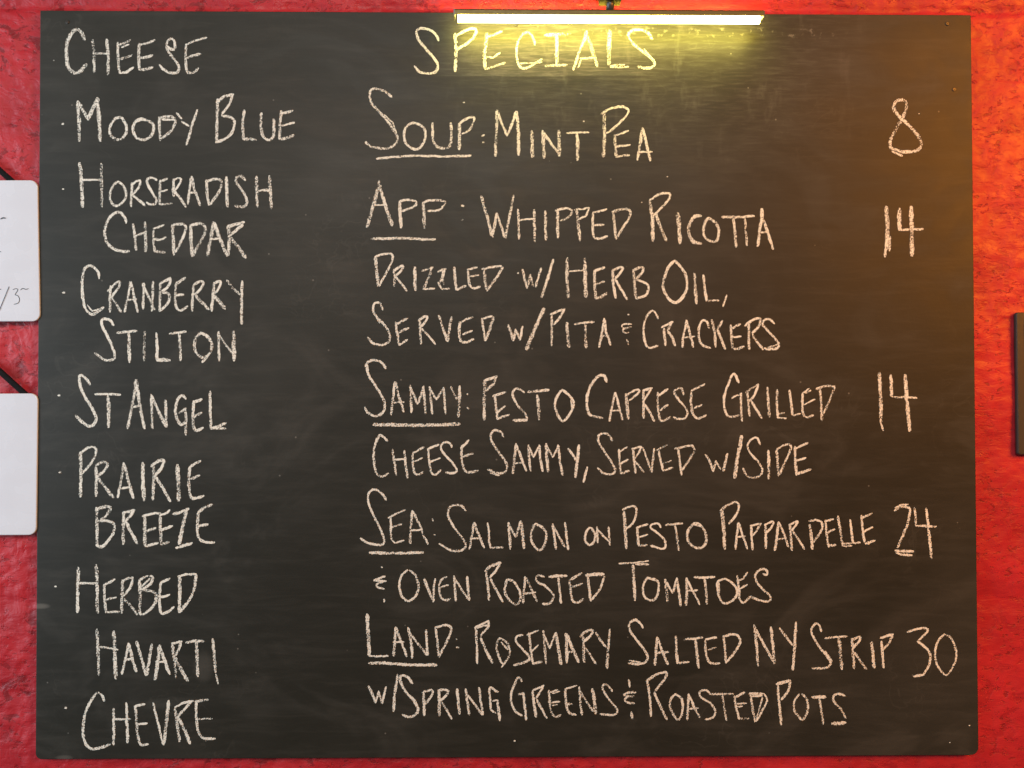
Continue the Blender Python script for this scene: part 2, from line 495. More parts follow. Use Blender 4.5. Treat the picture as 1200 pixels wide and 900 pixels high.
word('PRAIRIE', 60, 430, A4, [
 (L_, 'w16 137,400 140,500 137,608;c w12 137,405 175,378 208,380 205,420 180,460 145,500'),
 (L_, 'w15 210,470 212,530 210,605;c w13 210,460 245,445 265,455 250,485 215,515;w15 218,520 255,565 290,612'),
 (L_, 'w12 340,450 330,520 312,612;w15 342,455 360,530 385,615;w10 330,570 368,562'),
 (L_, 'w18 430,450 430,530 435,625'),
 (L_, 'w15 480,465 480,540 477,622;c w15 468,465 505,440 528,440 515,475 485,510;w14 490,515 525,570 558,630'),
 (L_, 'w20 592,460 596,540 598,625'),
 (L_, 'c w15 650,470 645,540 655,610 680,615 715,605;w13 650,470 675,452 700,440;w12 655,525 695,508')])
word('BREEZE', 60, 520, A4, [
 (L_, 'w15 212,300 215,390 215,480;c w15 212,308 250,295 278,300 260,335 225,365;c w14 225,360 275,365 298,385 285,430 240,480 212,475'),
 (L_, 'w16 340,320 338,400 338,470;w15 335,325 390,310;w14 388,315 345,368;w15 352,370 378,420 402,468'),
 (L_, 'w17 440,345 438,400 440,480;w12 428,340 470,328 510,325;w11 440,410 490,395;w14 445,480 500,465'),
 (L_, 'w15 510,335 512,400 515,460;w11 510,335 545,322 555,310;w13 515,405 568,385;w12 512,472 552,462'),
 (L_, 'w12 570,330 610,320 645,305;w17 635,305 618,380 600,470;w15 585,488 660,465'),
 (L_, 'c w13 690,320 685,390 692,440 725,462 765,462;w13 688,322 720,298 755,285;w12 690,385 735,378')])
word('HERBED', 60, 650, A4, [
 (L_, 'w15 127,60 125,160 122,270;w15 213,48 215,150 217,272;w10 125,132 215,135'),
 (L_, 'w14 250,140 250,200 255,265;w11 250,140 275,128 298,115;w10 255,210 305,200;w11 255,270 320,268'),
 (L_, 'w15 335,120 332,190 330,272;c w12 335,122 370,108 382,112 372,150 338,195;w12 340,205 372,240 403,280'),
 (L_, 'w15 415,120 418,200 415,275;c w13 415,120 450,100 475,105 465,135 425,165;c w14 425,165 480,175 492,200 475,245 430,280 412,272;w9 425,150 462,112'),
 (L_, 'c w13 515,130 508,190 515,270 545,268 575,245;w12 515,130 555,110;w11 512,200 555,188'),
 (L_, 'w16 602,100 603,180 600,270;w13 595,102 640,92 678,90;w13 678,90 675,150 650,210 603,270')])
word('HAVARTI', 60, 650, A4, [
 (L_, 'w15 215,350 220,450 222,565;w17 293,360 298,460 303,580;w10 222,430 312,445'),
 (L_, 'w12 362,415 350,480 332,560;w14 364,418 378,480 400,548;w12 352,490 385,490'),
 (L_, 'w14 400,408 425,490 445,565;w14 472,420 460,490 448,565'),
 (L_, 'w17 510,425 500,500 487,585;w14 510,430 530,490 555,560;w10 490,500 540,505'),
 (L_, 'w14 568,415 575,490 585,575;w13 568,415 612,408;w13 608,415 595,450 580,478;w17 580,480 610,540 640,592'),
 (L_, 'w12 632,412 670,405 715,405;w14 680,408 684,490 688,570'),
 (L_, 'w14 757,395 765,480 770,550;w9 772,560 782,605')])
word('CHEVRE', 60, 740, A4, [
 (L_, 'c w13 248,325 240,300 220,288 195,310 165,370 150,440 155,510 185,548 230,545 275,530'),
 (L_, 'w13 292,362 293,440 293,530;w14 352,335 355,430 358,520;w10 290,410 372,410'),
 (L_, 'c w13 395,350 400,430 405,490 420,530 455,528;w12 390,350 438,340;w10 402,435 450,430'),
 (L_, 'w12 478,335 500,430 525,530;w15 552,325 540,430 528,530'),
 (L_, 'w14 580,360 590,430 602,515;w11 580,355 620,335 665,325;w13 655,330 620,370 592,400;w16 595,405 625,460 650,525'),
 (L_, 'c w12 680,330 680,400 690,470 715,500 768,502;w13 675,328 735,320;w10 690,412 755,408')])
word('SPECIALS', 420, 20, A6, [
 (L_, 'c w19 562,165 545,125 510,95 460,80 420,85 408,115 430,170 490,240 540,300 558,350 540,385 490,398 430,385 395,345'),
 (L_, 'w24 680,115 688,240 680,380;c w20 680,135 740,100 800,80 828,95 810,140 750,195 690,228'),
 (L_, 'w24 905,115 890,240 890,365;w17 905,140 950,125 1010,100;w16 910,280 950,285 995,252;w17 900,365 960,345 1030,322')])
more(600, 20, A6, [
 (L_, 'c w17 160,195 150,150 125,115 95,108 60,140 35,200 32,270 50,340 80,360 130,345 210,295;w12 50,325 110,325 210,318'),
 (L_, 'w24 230,125 320,120 412,118;w24 315,125 315,220 315,330;w18 235,342 310,340 385,335'),
 (L_, 'w28 525,100 510,170;w18 515,130 475,240 430,370;w28 530,130 560,220 600,345;w16 480,290 570,285;w12 490,290 465,355'),
 (L_, 'w32 688,95 683,200 680,330;w15 690,345 750,335 790,335;w12 690,352 820,350'),
 (L_, 'c w20 985,155 960,115 905,90 850,92 820,120 830,160 890,220 950,265 1000,315 990,350 940,360 885,345;w10 930,225 1000,305')])
word('SOUP', 420, 95, A6, [
 (L_, 'c w18 235,112 190,75 120,52 85,65 82,120 110,180 170,240 230,320 270,380 262,440 200,475 130,470 80,455 50,428;w11 180,235 240,290 268,370'),
 (L_, 'c w18 380,295 335,325 320,390 345,450 400,480 445,455 472,390 460,330 415,300 375,293'),
 (L_, 'c w19 522,295 522,370 535,440 575,470 630,468 650,430 655,360 648,295'),
 (L_, 'w24 708,300 712,390 708,480;c w17 710,300 750,270 815,252 800,310 770,350 730,370'),
 (U_, 'w17 128,545 270,532 400,525 600,530 790,526'),
 (D_, 'w14 868,385 885,378;w15 875,430 882,432')])
word('MINT', 420, 95, A6, [
 (L_, 'w22 975,205 970,350 963,530;w18 975,210 1010,300 1045,385;w20 1045,385 1080,300 1110,215;w24 1112,215 1125,350 1125,520')])
more(600, 95, A6, [
 (L_, 'w24 140,352 142,440 145,535'),
 (L_, 'w24 215,350 222,440 226,540;w20 215,355 270,430 335,515;w26 328,350 332,430 333,525'),
 (L_, 'w15 385,365 460,362 540,362;w24 458,370 462,450 460,555')])
word('PEA', 600, 95, A6, [
 (L_, 'w25 650,230 650,380 643,530;c w17 628,232 690,195 770,180 815,200 810,235 740,310 665,365'),
 (L_, 'w22 720,385 728,460 735,535;w18 722,382 770,370 818,350;w17 730,460 830,450;w17 735,530 825,520'),
 (L_, 'w20 918,330 900,440 882,555;w20 922,335 945,440 972,560;w14 895,498 985,498')])
word('APP', 420, 200, A6, [
 (L_, 'w26 148,70 150,130;w26 140,120 105,240 60,395;w26 155,130 190,250 238,385;w12 110,243 190,240'),
 (L_, 'w24 292,215 295,300 300,400;c w17 290,215 340,205 400,215 400,245 350,270 305,285'),
 (L_, 'w25 455,225 462,310 462,400;c w16 450,225 500,208 600,212 605,240 570,275 490,285'),
 (U_, 'w20 92,478 200,478 320,472 430,482 540,482'),
 (D_, 'w16 725,246 740,247;w16 730,345')])
word('WHIPPED', 420, 200, A6, [
 (L_, 'w22 865,180 900,310 942,465;w20 942,455 960,370 972,300;w16 975,300 1000,380 1030,470;w20 1090,175 1065,310 1035,470')])
more(600, 200, A6, [
 (L_, 'w17 42,272 46,370 50,480;w18 155,275 158,380 160,500;w13 50,350 100,340 155,340'),
 (L_, 'w20 235,285 235,380 240,485'),
 (L_, 'w20 320,280 322,380 322,470;c w16 305,280 370,265 420,275 415,310 380,335 340,350'),
 (L_, 'w22 455,280 465,380 478,490;w15 440,275 545,262;c w16 540,270 520,315 490,330 465,345'),
 (L_, 'c w17 570,300 568,380 575,460 610,480 672,462;w16 570,295 620,285 665,270;w15 575,385 645,378'),
 (L_, 'w20 712,290 720,380 730,480;c w18 705,290 780,270 830,280 825,330 780,400 735,475')])
word('RICOTTA', 600, 200, A6, [
 (L_, 'w24 970,210 990,340 990,495;c w17 965,210 1040,165 1105,160 1105,195 1060,250 1000,310;w22 1010,300 1045,400 1085,490')])
more(740, 200, A6, [
 (L_, 'w28 328,295 335,400 342,510'),
 (L_, 'c w24 490,318 450,320 415,360 400,420 420,480 450,505 490,512'),
 (L_, 'c w20 545,330 515,370 505,440 530,480 575,500 605,480 615,420 590,365 540,330'),
 (L_, 'w20 638,325 740,328;w22 718,340 728,440 735,535'),
 (L_, 'w20 735,328 862,318;w18 798,340 805,440 812,525'),
 (L_, 'w26 918,270 920,330;w22 915,330 900,430 888,530;w20 925,330 955,420 997,550;w14 900,432 965,430')])
word('DRIZZLED', 420, 280, A6, [
 (L_, 'w22 120,125 128,220 140,330;c w16 118,125 170,108 235,108 235,160 195,240 145,330'),
 (L_, 'w18 250,215 252,270 250,330;c w17 250,225 290,195 315,190 300,225 258,265;w15 260,265 300,310 340,365'),
 (L_, 'w23 397,200 398,280 400,360'),
 (L_, 'w15 445,225 480,215 525,200;w20 515,205 490,280 460,350;w15 455,352 535,348'),
 (L_, 'w16 558,230 590,215 615,210;w20 605,215 590,270 575,300;c w15 562,305 585,345 610,350 640,348;w14 590,265 600,320'),
 (L_, 'w20 675,200 680,280 685,355;w18 685,355 720,345 755,330'),
 (L_, 'c w18 770,225 775,280 785,330 820,348 855,335;w15 765,215 835,200;w13 785,262 845,255'),
 (L_, 'w20 885,220 890,290 900,365;w16 870,212 940,198 1005,188;w20 1015,200 980,260 905,360')])
word('W/', 600, 280, A6, [
 (L_, 'w16 75,215 90,280 105,345;w16 105,345 130,250;w14 128,255 150,330;w16 205,205 185,270 165,335'),
 (D_, 'w20 290,145 250,280 208,410')])
word('HERB', 600, 280, A6, [
 (L_, 'w24 388,135 385,270 395,410;w24 515,135 515,270 520,410;w12 400,230 500,218'),
 (L_, 'w20 580,225 580,320 590,420;w20 580,225 650,200;w14 585,320 650,300;w19 590,420 630,405 670,380'),
 (L_, 'w20 708,225 712,320 728,415;c w18 705,225 750,200 782,205 760,240 728,280;w18 728,285 770,360 810,425'),
 (L_, 'w20 855,220 862,320 872,415;c w19 850,220 905,200 925,210 905,250 868,285;c w18 880,290 940,310 960,345 940,395 870,420')])
word('OIL', 700, 280, A6, [
 (L_, 'c w20 545,155 500,200 465,300 475,380 535,445 590,420 630,340 620,250 580,190 545,155'),
 (L_, 'w20 682,240 688,350 697,455'),
 (L_, 'w19 745,255 755,340 765,432;w15 765,435 855,432'),
 (D_, 'w13 910,395 885,475')])
word('SERVED', 420, 340, A6, [
 (L_, 'c w17 172,138 155,95 125,85 105,105 105,150 140,200 195,260 220,310 215,360 170,385 100,372 65,332;w10 100,150 150,230'),
 (L_, 'w17 262,225 272,300 285,385;w17 262,240 345,200;w17 272,300 352,265;w17 285,385 345,350'),
 (L_, 'w16 430,215 435,300 440,378;c w18 420,215 465,185 485,190 470,225 435,260;w16 440,265 490,320 540,380'),
 (L_, 'w19 565,180 595,270 625,360;w19 655,190 640,270 627,360'),
 (L_, 'c w18 712,225 710,290 720,360 760,365 810,345;w17 712,232 760,205 805,190;w17 735,310 800,285'),
 (L_, 'w17 870,210 880,280 892,355;w15 862,205 940,182;w19 950,190 925,270 895,355')])
word('W/', 420, 340, A6, [
 (L_, 'w17 1055,245 1072,300 1088,355;w16 1088,355 1105,275;w15 1105,275 1135,350;w17 1155,255 1145,300 1135,350')])
more(580, 340, A6, [(D_, 'w26 345,130 290,250 220,415')])
word('PITA', 580, 340, A6, [
 (L_, 'w18 400,180 400,280 400,390;w17 390,170 490,130;w17 488,140 450,200 415,240'),
 (L_, 'w24 508,230 512,310 520,400'),
 (L_, 'w18 560,240 620,230 695,225;w17 635,240 637,320 640,405'),
 (L_, 'w17 768,200 755,290 733,402;w17 770,205 780,290 812,385;w12 740,325 800,320')])
word('&', 580, 340, A6, [
 (D_, 'w14 938,172;c w13 960,238 920,238 890,248 910,270 940,262 960,258;c w13 915,270 895,285 915,300 940,298;w15 930,345 938,380')])
word('CRACKERS', 580, 340, A6, [
 (L_, 'c w16 1145,200 1130,160 1100,145 1065,190 1045,260 1050,340 1080,405 1145,392')])
more(740, 340, A6, [
 (L_, 'w18 228,270 232,320 240,388;w17 212,262 290,222;w17 285,228 255,280;w19 255,285 285,330 305,392'),
 (L_, 'w18 385,212 370,300 355,400;w18 388,215 410,300 435,400;w12 365,335 445,325'),
 (L_, 'c w17 545,265 530,220 500,215 475,260 475,330 500,385 555,408'),
 (L_, 'w18 565,210 585,290 590,400;w18 640,215 605,275;w19 605,280 630,340 660,415'),
 (L_, 'c w18 700,245 702,320 712,405 745,412 790,395;w19 700,270 765,240;w15 700,330 770,325'),
 (L_, 'w19 825,225 825,310 828,415;c w18 798,250 850,210 905,200 890,260 850,300;w18 850,310 880,360 925,418'),
 (L_, 'c w17 1005,235 970,205 935,210 925,245 960,285 1010,340 1035,380 1020,410 960,415 935,408;w10 960,402 1030,382')])
word('SAMMY', 420, 410, A6, [
 (L_, 'c w18 192,130 165,90 110,72 60,90 55,130 90,210 150,300 185,380 175,435 125,465 70,445 45,405;w10 62,95 70,150'),
 (L_, 'w18 255,225 245,330 230,455;w18 262,228 285,330 320,435;w12 235,370 320,365'),
 (L_, 'w17 365,250 370,340 372,440;w15 365,260 390,320 415,380;w15 415,380 440,320 458,255;w18 455,260 465,350 472,450'),
 (L_, 'w17 500,260 510,350 520,450;w15 500,265 525,310 548,350;w15 548,350 575,305 600,265;w16 600,265 605,350 612,450'),
 (L_, 'w17 650,260 670,310 695,350;w20 712,255 710,350 705,470'),
 (D_, 'w16 768,312;w18 768,405 775,412'),
 (U_, 'w24 105,525 250,528 400,530 560,528 712,520')])
word('PESTO', 420, 410, A6, [
 (L_, 'w22 888,215 885,350 885,490;w18 885,215 975,185;w20 970,190 950,240 890,290')])
more(560, 420, A6, [
 (L_, 'w17 118,260 128,340 135,420;w15 105,268 150,250 195,235;w15 130,385 190,335;w17 135,425 220,395'),
 (L_, 'c w16 325,240 290,215 262,215 245,260 280,330 330,385 348,425;w20 345,435 250,435'),
 (L_, 'w22 352,235 425,230 498,222;w22 420,260 428,340 430,430'),
 (L_, 'c w18 595,220 555,270 542,340 565,400 598,440 640,400 672,335 660,280 600,225;w10 655,290 660,360')])
word('CAPRESE', 560, 420, A6, [
 (L_, 'c w20 905,165 890,125 850,125 800,180 770,260 768,330 790,395 875,420')])
more(680, 420, A6, [
 (L_, 'w16 245,240 225,330 205,440;w16 248,240 270,330 298,430;w12 210,365 285,368'),
 (L_, 'w22 320,250 328,340 340,425;c w17 320,262 365,235 412,220 400,250 345,295'),
 (L_, 'w17 445,225 445,320 445,420;w17 440,225 505,208;w15 500,215 445,300;w18 455,325 490,380 520,440'),
 (L_, 'c w17 545,240 545,330 560,430 590,435 632,410;w17 550,262 615,215;w17 560,365 615,325'),
 (L_, 'c w15 725,255 715,212 685,212 660,240 690,290 735,340 755,385 735,420 690,425 658,410'),
 (L_, 'c w17 780,240 780,330 800,405 835,420 885,400;w14 780,230 875,180;w13 800,350 855,325')])
word('GRILLED', 820, 420, A6, [
 (L_, 'c w17 275,170 240,108 205,170 172,270 175,350 195,400 230,410 275,400;w13 225,280 295,245;w16 290,245 290,340 298,440'),
 (L_, 'w16 335,230 342,320 350,405;w14 325,240 410,180;w17 415,185 385,260 350,300;w18 365,305 400,360 435,420'),
 (L_, 'w20 475,205 482,300 490,410'),
 (L_, 'w18 545,220 542,310 548,415;w12 550,392 595,382;w13 548,418 608,418'),
 (L_, 'w19 632,225 642,310 652,395;w14 655,402 710,388'),
 (L_, 'c w17 725,245 722,320 730,390 755,415 800,400;w13 725,240 770,212;w15 740,240 780,225;w12 735,325 810,288'),
 (L_, 'w17 845,220 855,320 858,435;w18 820,215 885,192 950,195;w16 948,200 910,300 865,400')])
word('CHEESE', 420, 490, A6, [
 (L_, 'c w18 205,160 150,120 115,200 108,300 130,390 165,412 210,388'),
 (L_, 'w17 240,220 252,310 265,400;w18 325,230 332,320 345,420;w13 250,290 325,288'),
 (L_, 'c w17 385,240 382,320 395,385 425,398 455,380;w15 385,245 460,205;w12 395,305 450,280'),
 (L_, 'c w15 490,215 498,310 515,385 545,395 578,365;w15 485,215 565,185;w15 500,310 575,280'),
 (L_, 'c w15 655,205 640,175 605,170 580,200 600,245 650,300 690,355 680,385 615,382'),
 (L_, 'c w17 725,205 728,300 750,370 790,380 840,368;w18 722,210 775,155;w17 735,270 805,250')])
word('SAMMY', 560, 490, A6, [
 (L_, 'c w17 180,130 160,95 110,88 90,140 120,200 170,270 205,330 195,375 140,388 70,360;w13 85,385 150,402'),
 (L_, 'w19 268,180 258,280 248,390;w17 272,190 305,280 340,370;w12 255,318 325,310'),
 (L_, 'w18 355,190 360,280 370,370;w15 360,200 390,275;w15 390,275 430,200;w17 432,190 438,280 455,375'),
 (L_, 'w20 480,180 485,280 495,375;w14 485,195 525,270;w14 525,275 568,195;w17 565,190 575,290 598,400'),
 (L_, 'w17 635,215 665,255 695,300;w22 712,190 700,300 685,415'),
 (D_, 'w18 770,345 745,450')])
word('SERVED', 560, 490, A6, [
 (L_, 'c w16 945,158 920,120 880,105 845,130 855,180 900,250 945,320 965,375 930,395 880,385 842,352')])
more(680, 490, A6, [
 (L_, 'w16 272,220 275,300 285,390;w14 272,235 330,205;w15 275,325 335,290;w17 285,390 345,370'),
 (L_, 'w17 370,220 378,300 388,385;w15 362,215 430,200;w16 430,205 400,260 378,290;w15 385,300 445,378'),
 (L_, 'w14 440,205 470,290 500,378;w17 520,215 510,300 500,378'),
 (L_, 'w17 552,230 565,300 580,365;w15 540,225 610,190;w13 565,325 640,300;w15 580,368 650,350'),
 (L_, 'w17 690,215 700,300 712,400;w15 665,215 785,190;c w17 785,190 800,235 760,300 712,370')])
word('W/', 680, 490, A6, [
 (L_, 'w17 880,258 912,300 935,375;w16 935,375 955,300;w14 955,300 985,360;w17 1035,250 1005,370')])
more(800, 490, A6, [(D_, 'w24 415,125 390,260 365,420')])
word('SIDE', 800, 490, A6, [
 (L_, 'c w15 545,185 525,142 490,145 455,190 475,245 530,305 560,360 545,405 490,418 445,400 425,350'),
 (L_, 'w20 603,228 605,320 607,425'),
 (L_, 'w19 660,220 668,310 675,405;c w16 660,220 705,195 750,185 760,215 730,290 680,395'),
 (L_, 'w18 790,200 790,290 800,400;w16 790,215 880,175;w15 795,300 865,278;w18 800,395 900,358')])
word('SEA', 410, 560, A6, [
 (L_, 'c w16 255,155 225,110 175,82 135,105 128,165 160,250 205,340 238,420 235,465 185,470 120,455 75,425'),
 (L_, 'w16 288,280 288,360 292,440;w13 270,282 330,250 390,225;w13 290,350 365,325;w13 292,435 320,458 380,440'),
 (L_, 'w19 438,230 430,340 425,460;w16 442,232 490,330 525,430;w14 530,420 550,465;w13 430,370 505,365'),
 (U_, 'w20 138,525 260,530 400,527 515,525'),
 (D_, 'w15 580,290 584,302;w15 595,400')])
word('SALMON', 410, 560, A6, [
 (L_, 'c w16 815,230 780,195 735,192 695,220 692,270 730,345 790,420 815,475 790,508 735,515 680,495 630,462')])
more(510, 570, A6, [
 (L_, 'w16 272,255 258,350 242,440;w16 275,255 305,340 345,430;w12 245,365 325,365'),
 (L_, 'w17 368,258 378,340 385,430;w14 388,432 478,430'),
 (L_, 'w18 515,255 522,340 528,440;w15 515,260 565,355;w15 567,355 600,245;w22 602,245 615,340 625,435'),
 (L_, 'c w17 705,262 680,310 675,370 700,425 735,448 768,410 782,340 755,290 705,262'),
 (L_, 'w17 825,265 838,350 848,440;w15 828,275 910,425;w17 912,255 922,340 935,445')])
word('ON', 680, 570, A6, [
 (L_, 'c w17 65,290 38,330 35,380 65,412 95,390 105,345 85,300 62,288'),
 (L_, 'w15 118,285 122,340 125,395;w13 118,300 200,385;w15 198,285 203,340 208,412')])
word('PESTO', 680, 570, A6, [
 (L_, 'w22 308,180 315,300 325,435;c w16 298,165 340,145 382,140 395,180 375,250 325,300'),
 (L_, 'w18 400,290 405,350 410,415;w15 395,290 475,265;w13 415,355 475,340;w16 410,415 468,410'),
 (L_, 'c w15 565,290 545,262 505,268 495,290 540,325 590,375 600,420 575,438 495,418'),
 (L_, 'w16 600,270 660,265 718,260;w17 668,270 680,360 692,450'),
 (L_, 'c w18 845,268 795,265 755,320 760,385 800,425 850,432 885,390 882,330 850,280 800,262')])
word('PAPPARDELLE', 820, 570, A6, [
 (L_, 'w25 155,165 170,300 175,440;c w16 145,170 200,130 260,110 275,150 250,210 205,262'),
 (L_, 'w17 272,255 260,340 252,440;w15 275,258 300,340 335,438;w12 260,355 320,352'),
 (L_, 'w17 362,285 365,360 372,445;w15 355,275 432,260;w15 430,265 378,345'),
 (L_, 'w19 460,265 465,350 465,435;c w15 455,270 515,245 510,280 470,325'),
 (L_, 'w19 555,250 545,350 528,450;w15 560,255 590,330 625,425;w12 540,372 600,365'),
 (L_, 'w17 635,265 640,350 648,450;w17 625,270 690,245;w16 690,250 650,310;w17 655,315 735,440'),
 (L_, 'w20 775,270 785,350 793,440;c w17 770,245 820,238 858,255 855,310 800,390'),
 (L_, 'w17 885,240 890,330 905,425;w18 885,245 940,230;w14 895,325 950,300;w19 905,418 955,410')])
more(940, 570, A6, [
 (L_, 'w17 252,210 268,310 285,415;w13 280,405 350,400;w12 290,420 350,418'),
 (L_, 'w17 338,235 345,310 358,395;w15 358,398 408,395'),
 (L_, 'w16 418,205 425,300 440,390;w18 415,225 490,190;w14 430,320 495,285;w17 445,402 512,380')])
word('&', 420, 640, A6, [
 (D_, 'w14 165,148;w15 190,212 108,238;w14 108,240 195,245;c w14 185,248 130,265 135,288 182,300;w18 180,375 183,390')])
word('OVEN', 420, 640, A6, [
 (L_, 'c w17 345,168 305,210 288,280 305,350 350,388 400,350 422,290 405,210 360,170'),
 (L_, 'w20 462,230 490,300 525,390;w17 540,230 530,300 527,390'),
 (L_, 'c w16 580,235 568,290 580,360 615,382 645,370;w15 575,240 620,215;w13 580,290 632,272'),
 (L_, 'w17 672,210 678,290 685,385;w14 672,220 770,372;w17 765,215 770,290 778,380')])
word('ROASTED', 550, 640, A6, [
 (L_, 'w18 115,170 130,270 140,380;w20 110,175 150,140 220,115;w17 215,125 190,170 145,220;w17 150,230 190,310 235,392'),
 (L_, 'c w17 265,235 250,290 260,350 300,395 335,410 358,370 350,310 310,250 262,232'),
 (L_, 'w16 392,215 385,300 378,400;w17 395,220 435,300 475,388;w16 385,335 465,325'),
 (L_, 'c w16 525,215 495,205 470,215 478,250 530,280 585,330 590,370 560,405 515,405'),
 (L_, 'w22 562,215 620,210 685,208;w17 625,215 635,300 645,400'),
 (L_, 'c w17 705,240 712,320 725,380 760,398 800,370;w17 710,235 790,190;w14 715,290 795,262'),
 (L_, 'w17 832,195 842,290 855,385;w24 820,205 880,198 945,198;w16 950,215 920,300 860,380')])
word('TOMATOES', 720, 640, A6, [
 (L_, 'w12 30,122 130,118 240,105;w14 150,125 240,128;w22 130,135 138,260 145,380'),
 (L_, 'c w17 235,220 205,270 205,340 240,378 285,375 308,320 310,260 280,235 232,222'),
 (L_, 'w20 358,235 368,310 375,390;w14 362,245 410,330;w14 410,330 440,225;w19 440,225 455,320 465,420'),
 (L_, 'w19 508,225 510,320 505,415;w14 512,240 555,320 600,410;w14 520,315 585,308'),
 (L_, 'w17 560,218 630,222 705,215;w18 635,230 645,310 650,405'),
 (L_, 'c w16 770,230 725,255 730,330 755,390 800,400 850,360 862,310 825,255 770,228;w12 735,250 735,330'),
 (L_, 'c w17 862,210 875,300 880,370 910,398 960,350;w14 870,240 905,230 935,185;w13 880,300 935,270'),
 (L_, 'c w16 1045,195 1075,200 1070,170 1035,160 995,195 1000,250 1045,305 1095,350 1090,385 1040,385 960,360')])
word('LAND', 420, 700, A6, [
 (L_, 'w26 62,120 68,260 78,410;w15 78,412 208,412'),
 (L_, 'w20 262,210 255,310 248,410;w17 265,212 300,310 340,415;w12 245,315 320,312'),
 (L_, 'w20 350,215 370,310 380,425;w16 352,240 480,405;w17 478,230 480,320 488,405'),
 (L_, 'w18 542,215 555,310 567,420;w17 540,212 620,192;c w17 620,192 652,215 640,270 572,410'),
 (D_, 'w10 690,293;w14 690,352 705,352'),
 (U_, 'w22 72,462 180,462 330,475 550,475')])
word('ROSEMARY', 540, 710, A6, [
 (L_, 'w17 105,160 112,270 115,405;w14 98,155 195,103;w13 110,155 185,135;c w15 195,103 195,150 155,190 140,220;w20 140,230 180,320 222,400'),
 (L_, 'c w15 275,225 252,270 262,340 292,405 330,370 345,310 320,255 272,225;w13 285,255 330,305;w12 320,395 285,430'),
 (L_, 'c w16 435,205 395,215 388,250 430,300 475,350 485,385;w18 372,415 430,405 475,380'),
 (L_, 'w16 480,190 490,290 505,395;w13 465,205 545,172;w12 500,320 545,275;w17 505,405 570,390'),
 (L_, 'w18 578,175 590,290 600,405;w15 582,200 625,295;w14 625,300 665,190;w22 668,190 685,290 705,410'),
 (L_, 'w20 740,195 745,300 745,400;w22 745,200 785,300 830,395;w14 745,330 800,318'),
 (L_, 'w20 860,215 865,310 868,395;c w19 840,215 880,180 925,170 915,205 865,250;w15 880,300 950,408'),
 (L_, 'w17 950,188 980,240 1018,290;w18 1048,165 1035,300 1028,440')])
word('SALTED', 720, 710, A6, [
 (L_, 'c w17 200,155 175,115 145,98 110,120 105,165 150,230 210,310 235,365 210,400 150,410 100,400;w12 105,385 180,395'),
 (L_, 'w19 302,220 292,320 285,415;w20 305,225 335,320 375,410;w17 290,330 380,325'),
 (L_, 'w17 432,215 435,310 442,400;w15 440,402 525,395'),
 (L_, 'w15 500,235 560,230 620,222;w20 570,230 580,330 592,435'),
 (L_, 'c w17 640,245 645,330 665,395 700,405 740,405;w15 640,235 718,222;w12 660,310 715,292'),
 (L_, 'w17 768,215 778,310 785,400;c w18 765,215 830,200 875,215 875,280 785,400')])
word('NY', 860, 710, A6, [
 (L_, 'w19 145,135 160,280 170,420;w17 150,160 285,405;w19 260,150 275,280 285,405'),
 (L_, 'w16 320,155 360,210 410,275;w14 437,115 435,160;w19 435,160 425,300 415,450')])
word('STRIP', 860, 710, A6, [
 (L_, 'c w16 615,180 600,135 575,125 545,170 560,220 610,300 660,360 680,405 660,430 600,440 550,435;w14 640,320 685,380 685,410'),
 (L_, 'w14 640,228 720,218 795,215;w24 738,230 750,330 760,445'),
 (L_, 'w19 830,230 838,330 845,440;c w19 825,240 885,218 880,250 835,300;w17 850,330 930,445'),
 (L_, 'w22 970,255 978,340 988,435'),
 (L_, 'w18 1038,250 1045,340 1053,435;w17 1030,225 1120,200;w16 1115,205 1090,265 1050,305')])
word('W/', 420, 770, A6, [
 (L_, 'w17 72,205 100,260 120,320;w16 120,320 145,240;w15 145,245 165,325;w17 195,210 180,270 168,325'),
 (D_, 'w20 278,125 255,250 245,380')])
word('SPRING', 420, 770, A6, [
 (L_, 'c w18 380,185 345,140 305,130 292,160 330,240 395,310 420,370 395,410 350,420 310,405;w12 380,300 420,360'),
 (L_, 'w22 458,255 460,330 462,410;c w17 450,250 515,230 515,270 470,330'),
 (L_, 'w22 565,235 568,320 568,410;c w17 560,235 625,230 620,265 575,310;w17 590,320 655,435'),
 (L_, 'w19 695,225 702,310 710,400'),
 (L_, 'w18 755,225 765,310 780,405;w17 760,255 870,405;w17 848,215 858,300 875,405'),
 (L_, 'c w17 980,245 925,215 925,300 935,370 965,395;w14 945,310 975,300;w20 978,305 985,380 995,445')])
word('GREENS', 580, 770, A6, [
 (L_, 'c w17 190,170 165,140 140,185 115,260 120,330 150,390 190,410;w15 165,265 205,250;w18 200,255 210,350 220,440'),
 (L_, 'w20 265,240 275,320 288,420;w15 265,235 345,200;w15 342,205 290,290;w17 295,300 365,430'),
 (L_, 'c w16 380,235 385,320 400,395 430,418 462,405;w12 385,250 440,230;w12 405,255 455,240;w12 400,320 455,312;w12 405,340 440,335'),
 (L_, 'c w17 495,225 500,320 520,390 570,405;w13 495,225 575,200;w17 510,330 540,330'),
 (L_, 'w17 592,210 600,310 612,405;w14 595,235 690,385;w24 685,225 700,310 708,395'),
 (L_, 'c w15 825,240 800,205 770,190 755,215 790,280 845,345 860,380 830,408 740,400')])
word('&', 580, 770, A6, [
 (D_, 'w14 940,160 947,210;c w15 990,248 940,250 905,265 930,275 975,275;c w15 940,275 912,300 935,320 980,325;w18 960,385 965,432')])
